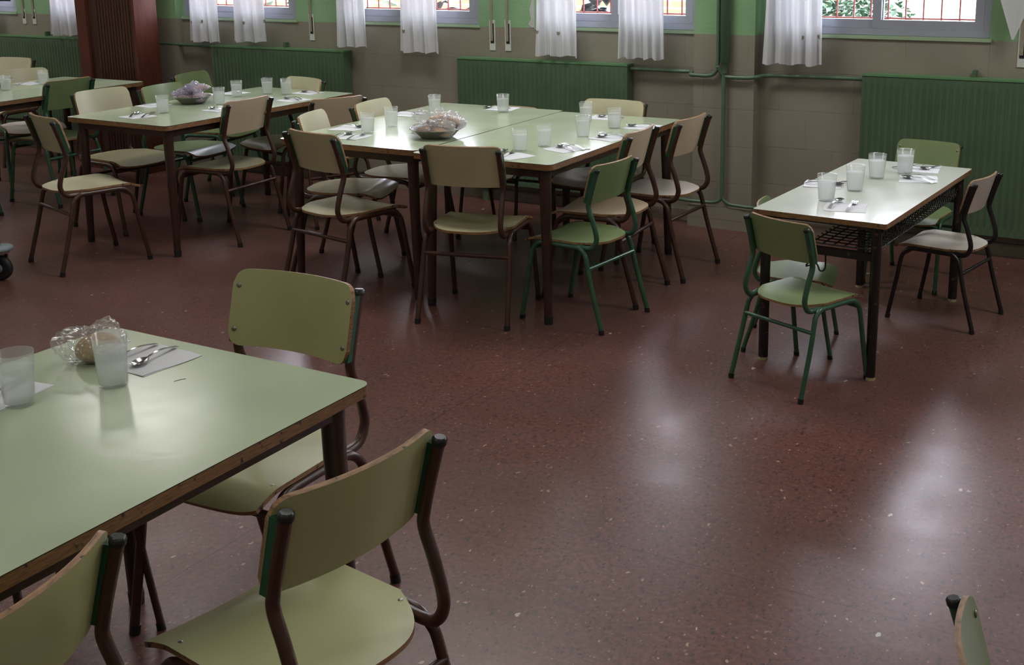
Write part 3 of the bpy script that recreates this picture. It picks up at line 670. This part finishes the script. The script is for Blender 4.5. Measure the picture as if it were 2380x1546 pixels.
b = MB(); zb = .500; x0, x1, y0, y1 = -.30, -.045, .05, ly - .06; pit = .042
ny = int((y1 - y0) / pit); nx = int((x1 - x0) / pit)
for k in range(nx + 1): x = x0 + (x1 - x0) * k / nx; b.tube([(x, y0, zb), (x, y1, zb)], .0030, 5)
for k in range(ny + 1): y = y0 + (y1 - y0) * k / ny; b.tube(spline([(x0 - .012, y + .012, zb + .004), (x0, y, zb + .003), (x0 + .05, y, zb + .001), (x1 - .03, y, zb + .001), (x1 - .004, y, zb + .004)], 3), .0030, 5)
n_ = int(ny * 1.15); hh = .074                                              # diamond lattice of the upright side
for q in (-1, 1):
    for k in range(-2, n_ + 1):
        a = (y0 + (y1 - y0) * k / n_, 0.0); c = (a[0] + hh, hh)
        lo, hi = max(a[0], y0), min(c[0], y1)
        if hi - lo < .004: continue
        p0, p1 = lo, hi; z0_, z1_ = (p0 - a[0]), (p1 - a[0])
        if q < 0: p0, p1 = y0 + y1 - p0, y0 + y1 - p1
        b.tube([(x1, p0, zb + z0_), (x1, p1, zb + z1_)], .0024, 5)
b.tube([(x1, y0, zb + hh), (x1, y1, zb + hh)], .0034, 5); b.tube([(x1, y0, zb), (x1, y1, zb)], .0034, 5)
build('wire_basket', b, BLACK, t)
b = MB(); b.tube(spline([(-.30, .03, .465), (-.30, .028, .43), (-.31, .026, .41), (-.27, .026, .425), (-.255, .026, .40), (-.235, .026, .41), (-.235, .028, .465)], 4), .0035, 6); build('bag_hook', b, BLACK, t)

# ================================================================ TABLEWARE
def glass_proto():
    t = empty('tumbler'); b = MB()
    b.lathe([(.0, .0015), (.0285, .0015), (.0295, .004), (.0365, .099), (.0372, .100), (.0362, .0995), (.0286, .008), (.0, .007)], 28); build('cup', b, CLEARPL, t)
    b = MB(); b.lathe([(0, .0085), (.0278, .0085), (.0329, .074), (.0329, .0745), (0, .0745)], 28); build('water', b, FROST, t)
    return t
GP = None
def tumbler(x, y, z, label, group, s=1.0, fill=1.0):
    global GP
    if GP is None: g = GP = glass_proto()
    else: g = copy_tree(GP)
    g.location = (x, y, z + .0004); g.scale = (s, s, s); tag(g, label, 'glass', group); return g
for x, y, lab in ((-3.660, 4.519, 'frosted tumbler near the left corner of the big double table, beside a fork'), (-3.679, 4.735, 'frosted tumbler behind the front left one on the big double table'),
    (-2.710, 4.410, 'frosted tumbler behind the front chair on the big double table'), (-2.672, 4.560, 'pale tumbler left of the fork and spoon near the front right corner'),
    (-2.640, 4.875, 'pale tumbler in the middle of the right edge, in front of the far pair'), (-2.618, 5.164, 'right one of two tumblers before the cream chair back, big double table'),
    (-3.426, 5.406, 'tumbler standing alone at the rear of the big double table'), (-3.754, 5.222, 'tumbler just behind the wrapped bread on the big double table'), (-2.850, 5.298, 'left one of two tumblers before the cream chair back, big double table')):
    tumbler(x, y, TH, lab, 'tumblers on the big double table')
for x, y, lab in ((-5.166, 4.583, 'tumbler in front of the purple-wrapped bread, left of it'), (-5.140, 4.985, 'low-set tumbler touching the purple-wrapped bread on its right'), (-5.301, 5.292, 'tumbler at the far side of the purple-bread table, leftmost of three'),
    (-5.215, 5.47, 'tumbler at the far end of the purple-bread table, middle of three'), (-5.085, 5.50, 'tumbler at the far end of the purple-bread table, next to the cream chair back')):
    tumbler(x, y, TH, lab, 'tumblers on the purple-bread table')
tumbler(-6.985, 4.90, TH, 'tumbler on the far left table, nearer to the left photo edge', 'tumblers on the far left table'); tumbler(-7.03, 5.22, TH, 'tumbler on the far left table, in front of the cream chair back', 'tumblers on the far left table')
for x, y, lab in ((-1.321, 4.462, 'frosted tumbler beside the near spoon on the small desk'), (-1.272, 4.694, 'tumbler in the middle of the small desk'), (-1.259, 4.987, 'tumbler on the small desk left of the far napkins'), (-1.177, 5.149, 'tumbler on the small desk in front of the green chair back')):
    tumbler(x, y, GH, lab, 'tumblers on the small desk', 1.06)
tumbler(-2.002, 1.577, TH, 'big frosted tumbler on the nearest table, in front of the wrapped roll', 'tumblers on the nearest table', 1.0).scale = (1.0, 1.0, 1.14)
tumbler(-2.090, 1.414, TH, 'pale tumbler on the nearest table at the left photo edge', 'tumblers on the nearest table', 1.0).scale = (1.02, 1.02, 1.14)

def napkin(x, y, z, deg, label, w=.155, h=.155):
    t_ = MB(); sd_ = rnd.random() * 6
    t_.sheet(lambda u, v: ((u - .5) * w + .004 * math.sin(v * 5 + sd_), (v - .5) * h + .003 * math.sin(u * 4 + sd_), .0012 + .0016 * max(0, math.sin(u * 3 + v * 2 + sd_)) * (abs(u - .5) + abs(v - .5))), .0008, 8, 8, 0, 0, False)
    t_.sheet(lambda u, v: ((u - .5) * w * .985 + .002, (v - .5) * h * .985 + .003, .0008), .0006, 4, 4, 0, 0, False)
    o = build('napkin', t_, NAP, None, (x, y, z)); o.rotation_euler = (0, 0, math.radians(deg)); tag(o, label, 'napkin', 'paper napkins'); return o
def mb_spoon():
    b = MB(); L0 = .052; 
    def bowl(u, v):
        a = (u - .5) * 2; y = -L0 / 2 + L0 * v; w = .0165 * math.sqrt(max(.02, 1 - (2 * v - 1) ** 2)) * (1 + .12 * (.5 - v)); x = a * w
        return (x, y, .0085 - .0075 * (1 - a * a) * (1 - (2 * v - 1) ** 2) + .002 * v)
    b.sheet(bowl, .0010, 10, 14, 0, 0)
    def hd(u, v):
        y = L0 / 2 - .003 + .105 * v; w = .0030 + .0035 * v ** 2; return ((u - .5) * 2 * w, y, .0095 + .009 * math.sin(v * PI) * (1 - v * .5) - .0055 * v)
    b.sheet(hd, .0016, 2, 14, 0, 0); return b
def mb_fork():
    b = MB()
    b.sheet(lambda u, v: ((u - .5) * (.0225 - .006 * v * v - .012 * v ** 4), -.004 + .026 * v, .005 + .003 * v - .0025 * math.sin(v * PI)), .0014, 6, 6, 0, 0)
    for k in range(4):
        x = -.0093 + k * .0062; b.sheet(lambda u, v: (x + (u - .5) * .0032 * (1 - .4 * v), -.003 - .028 * v, .0052 + .0035 * v * v), .0014, 1, 5, 0, 0)
    b.sheet(lambda u, v: ((u - .5) * 2 * (.0027 + .0035 * v ** 2), .020 + .105 * v, .0085 + .008 * math.sin(v * PI) * (1 - v * .5) - .0055 * v), .0016, 2, 14, 0, 0); return b
SP = mb_spoon().mesh('spoon', [STEEL]); FK = mb_fork().mesh('fork', [STEEL])
def cut(kind, x, y, tx, ty, z, label, s=1.08):
    o = link(kind, SP if kind == 'spoon' else FK); d = math.atan2(ty - y, tx - x) - PI / 2
    o.location = (x, y, z + .0021); o.rotation_euler = (0, 0, d); o.scale = (s, s, s); tag(o, label, kind, kind + 's laid on napkins'); return o
# napkin (x,y,deg), spoon (head -> handle), fork (head -> handle)
SET = [
 (TH, (-3.655, 4.385, 6), (-3.705, 4.425, -3.70, 4.30), (-3.626, 4.440, -3.613, 4.30), 'near the left corner of the big double table'),
 (TH, (-3.84, 4.590, 4), (-3.80, 4.625, -3.92, 4.615), None, 'behind the left corner tumbler of the big double table'),
 (TH, (-3.868, 5.110, 3), (-3.81, 5.13, -3.96, 5.12), None, 'behind the wrapped bread on the big double table'),
 (TH, (-3.500, 5.515, 8), (-3.59, 5.505, -3.42, 5.53), None, 'by the lone rear tumbler of the big double table'),
 (TH, (-2.83, 5.460, 4), (-2.845, 5.463, -2.70, 5.45), None, 'before the cream chair, big double table'),
 (TH, (-2.505, 5.25, 5), (-2.56, 5.240, -2.40, 5.275), None, 'at the far right corner of the big double table'),
 (TH, (-2.505, 4.885, -12), (-2.54, 4.878, -2.40, 4.905), (-2.575, 4.965, -2.42, 4.93), 'halfway along the right edge of the big double table'),
 (TH, (-2.545, 4.535, -22), (-2.585, 4.555, -2.44, 4.462), (-2.575, 4.60, -2.42, 4.525), 'near the front right corner of the big double table'),
 (TH, (-2.675, 4.275, -18), (-2.755, 4.350, -2.74, 4.23), (-2.705, 4.335, -2.69, 4.23), 'right behind the front chair of the big double table'),
 (TH, (-5.19, 4.425, -14), (-5.262, 4.485, -5.17, 4.34), (-5.18, 4.51, -5.11, 4.37), 'nearest the left corner of the purple-bread table'),
 (TH, (-5.470, 4.785, -10), None, (-5.42, 4.82, -5.55, 4.77), 'before the cream chair on the left side of the purple-bread table'),
 (TH, (-5.45, 5.41, 0), (-5.42, 5.42, -5.52, 5.42), None, 'behind the purple-wrapped bread'),
 (TH, (-4.955, 4.815, -12), (-5.02, 4.81, -4.90, 4.775), (-4.99, 4.86, -4.86, 4.83), 'before the nearer beige chair of the purple-bread table'),
 (TH, (-4.86, 5.32, -14), (-4.93, 5.33, -4.80, 5.29), (-4.95, 5.37, -4.82, 5.34), 'before the farther beige chair, purple-bread table'),
 (TH, (-5.02, 5.62, 4), (-5.05, 5.625, -4.92, 5.61), None, 'at the far end of the purple-bread table'),
 (TH, (-7.18, 5.225, 4), None, (-7.17, 5.275, -7.19, 5.14), 'on the far left table between the two tumblers'),
 (GH, (-1.218, 4.375, 12), (-1.268, 4.462, -1.267, 4.33), (-1.203, 4.440, -1.193, 4.31), 'at the near end of the small desk'),
 (GH, (-1.095, 5.045, 14), (-1.139, 5.033, -1.015, 4.966), (-1.153, 5.095, -1.006, 5.045), 'at the right side of the small desk'),
 (GH, (-1.135, 5.275, 6), (-1.12, 5.27, -1.20, 5.25), (-1.091, 5.325, -1.20, 5.27), 'at the far end of the small desk'),
 (GH, (-1.425, 4.760, 8), (-1.36, 4.76, -1.48, 4.74), (-1.368, 4.812, -1.482, 4.80), 'at the left side of the small desk'),
]
for z, np_, sp_, fk_, where in SET:
    napkin(np_[0], np_[1], z, np_[2], 'folded white napkin ' + where)
    if sp_: cut('spoon', *sp_, z, 'spoon on the napkin ' + where)
    if fk_: cut('fork', *fk_, z, 'fork on the napkin ' + where)
napkin(-2.062, 1.725, TH, -4, 'white paper napkin beside the big tumbler on the nearest table', .165, .16)
cut('spoon', -2.050, 1.690, -2.064, 1.81, TH, 'steel spoon lying on the nearest napkin', .95)
cut('spoon', -2.118, 1.680, -2.120, 1.80, TH, 'steel spoon half hidden behind the big tumbler on the nearest table', .95)
napkin(-2.185, 1.43, TH, 8, 'paper napkin corner at the left photo edge on the nearest table')
cut('fork', -2.150, 1.385, -2.20, 1.50, TH, 'steel fork tip at the left photo edge on the nearest table')
b = MB(); b.tube([(0, 0, .0006), (.004, .014, .0006), (.010, .024, .0006)], .0005, 4); tag(build('thread', b, DARK, None, (-1.905, 1.655, TH)), 'tiny dark thread lying on the nearest table right of the napkin', 'thread')

# ---------------------------------------------------------------- bread
def roll_mesh(L_, r, seed, mt):
    bm = bmesh.new(); bmesh.ops.create_icosphere(bm, subdivisions=3, radius=1); rr = random.Random(seed)
    ph = [rr.uniform(0, 6) for _ in range(4)]
    for v in bm.verts:
        k = 1 + .06 * math.sin(v.co.x * 4 + ph[0]) + .05 * math.sin(v.co.y * 5 + ph[1]); v.co = Vector((v.co.x * L_ * k, v.co.y * r * k, (v.co.z * r * .75 if v.co.z > 0 else v.co.z * r * .55)))
    me = bpy.data.meshes.new('bread_roll'); bm.to_mesh(me); bm.free(); me.materials.append(mt)
    for p_ in me.polygons: p_.use_smooth = True
    return me
def film_mesh(L_, r, seed, mt, ears=True):
    """crumpled bag around a roll, with a few pulled-up corners; faceted"""
    from mathutils import noise as mn
    bm = bmesh.new(); bmesh.ops.create_icosphere(bm, subdivisions=5, radius=1); rr = random.Random(seed)
    off = Vector((seed * 3.1, seed * 1.7, seed))
    dirs = []
    for k in range(3):
        a = rr.uniform(0, 2 * PI); e = rr.uniform(.35, 1.2); dirs.append((Vector((math.cos(a) * math.cos(e), math.sin(a) * math.cos(e), math.sin(e))), rr.uniform(.5, 1.0)))
    for v in bm.verts:
        d = v.co.normalized()
        k = 1.20 + .18 * mn.noise(d * 2.0 + off) + .30 * abs(mn.noise(d * 3.4 + off)) + .11 * abs(mn.noise(d * 8 + off))
        w = 0
        for e, amp in dirs:
            q = max(0, d.dot(e) - .80) / .20; w += amp * q ** 1.3 * (1 + .5 * mn.noise(d * 9 + off))
        lift = .036 * w
        v.co = Vector((d.x * (L_ * k + lift), d.y * (r * k + lift), d.z * (r * .85 * k + lift) if d.z > 0 else d.z * r * .56))
    me = bpy.data.meshes.new('wrapper'); bm.to_mesh(me); bm.free(); me.materials.append(mt); return me
def bread(x, y, z, L_, r, deg, tilt, seed, label, group, crust=CRUST, film=WRAP):
    o = link('bread_roll', roll_mesh(L_, r, seed, crust)); o.location = (x, y, z + r * .58); o.rotation_euler = (0, math.radians(tilt), math.radians(deg)); tag(o, label, 'bread roll', group)
    link('wrapper', film_mesh(L_, r, seed, film), o); return o
def dish(x, y, label, s=1.0):
    b = MB(); b.lathe([(0, .0), (.072 * s, .0), (.078 * s, .003), (.116 * s, .040), (.130 * s, .044), (.131 * s, .0455), (.115 * s, .042), (.076 * s, .006), (0, .004)], 40)
    tag(build('bread_dish', b, TIN, None, (x, y, TH + .0004)), label, 'dish', 'metal bread dishes')
dish(-3.272, 4.560, 'round dull metal dish of foil-clear wrapped bread on the big double table')
for x, y, z, L_, r, a, tl, sd_, lab in ((-3.325, 4.555, .012, .060, .030, 25, -8, 3, 'brown wrapped roll at the left in the dish on the big double table'), (-3.225, 4.530, .012, .060, .029, -20, 6, 5, 'wrapped roll at the front right in the dish on the big double table'),
    (-3.240, 4.595, .036, .064, .031, 10, 4, 8, 'golden wrapped roll at the rear right in the dish on the big double table'), (-3.300, 4.600, .062, .056, .028, 50, -16, 11, 'topmost wrapped roll on the big double table'), (-3.190, 4.585, .062, .040, .026, 60, 30, 13, 'small wrapped roll rising at the right of the dish on the big double table')):
    bread(x, y, TH + z, L_, r, a, tl, sd_, lab, 'wrapped bread rolls in the big table dish')
dish(-5.335, 4.965, 'round dull metal dish of purple-wrapped bread', .92)
for x, y, z, L_, r, a, tl, sd_, lab, cr in ((-5.385, 4.945, .012, .055, .028, 10, 0, 21, 'pale wrapped roll at the front of the purple-wrapped bread', PALEB), (-5.285, 4.955, .014, .055, .027, -30, 5, 23, 'violet-wrapped roll at the right of the dish', CRUST),
    (-5.385, 5.000, .040, .052, .028, 30, -8, 26, 'violet-wrapped roll at the left rear of the dish', CRUST), (-5.315, 5.000, .062, .050, .027, 50, -12, 29, 'topmost violet-wrapped roll with a pointed film ear', CRUST)):
    bread(x, y, TH + z, L_, r, a, tl, sd_, lab, 'violet-wrapped bread rolls', cr, WRAPV)
dish(-7.27, 5.02, 'metal bread dish cut off at the left photo edge', .9)
bread(-7.25, 5.0, TH + .014, .055, .028, 10, 0, 31, 'violet-wrapped roll at the left photo edge', None, PALEB, WRAPV)
bread(-2.165, 1.672, TH, .052, .047, 35, -12, 41, 'single golden roll in clear crinkled film on the nearest table', None, mat('golden_crust', (.42, .27, .10), .55), m_thin('very_clear_film', (.84, .84, .86), .13, .16, ior=1.5, glossk=2.6))

# ---------------------------------------------------------------- trolley at the left edge
t = empty('serving_trolley', (-5.27, 3.55, 0)); tag(t, 'trolley cut off at the left photo edge, black caster and grey bumper showing', 'trolley')
b = MB(); b.lathe([(.022, -.016), (.052, -.018), (.062, -.012), (.064, 0), (.062, .012), (.052, .018), (.022, .016)], 28); w = build('wheel', b, RUB, t, (0, 0, .0645)); w.rotation_euler = (PI / 2, 0, math.radians(20))
b = MB(); b.lathe([(0, -.02), (.022, -.02), (.022, .02), (0, .02)], 16); h = build('hub', b, GREYPL, w)
b = MB(); b.box(-.03, .03, -.032, -.024, .05, .15); b.box(-.03, .03, .024, .032, .05, .15); b.box(-.035, .035, -.035, .035, .138, .152); build('fork', b, STEEL, t)
b = MB(); b.lathe([(0, .152), (.060, .152), (.070, .158), (.070, .170), (.062, .176), (0, .178)], 28); build('bumper', b, GREYPL, t)
b = MB(); b.tube([(0, 0, .17), (0, 0, .88)], .0125, 10); b.tube([(-.8, 0, .17), (-.8, 0, .88)], .0125, 10); b.tube([(0, -.5, .17), (0, -.5, .88)], .0125, 10); b.tube([(-.8, -.5, .17), (-.8, -.5, .88)], .0125, 10); 
pst = build('post', b, STEEL, t)
b = MB(); b.box(-.8, -.03, -.5, -.03, .22, .235); b.box(-.8, -.03, -.5, -.03, .55, .565); b.box(-.8, -.03, -.5, -.03, .85, .865); build('shelf', b, STEEL, t)
for q in ((-.8, 0), (0, -.5), (-.8, -.5)):
    w2 = w.copy(); C.objects.link(w2); w2.parent = t; w2.location = (q[0], q[1], .0645)
    h2 = h.copy(); C.objects.link(h2); h2.parent = w2
    b = MB(); b.box(q[0] - .03, q[0] + .03, q[1] - .032, q[1] - .024, .05, .15); b.box(q[0] - .03, q[0] + .03, q[1] + .024, q[1] + .032, .05, .15); b.box(q[0] - .035, q[0] + .035, q[1] - .035, q[1] + .035, .138, .172); build('fork', b, STEEL, t)
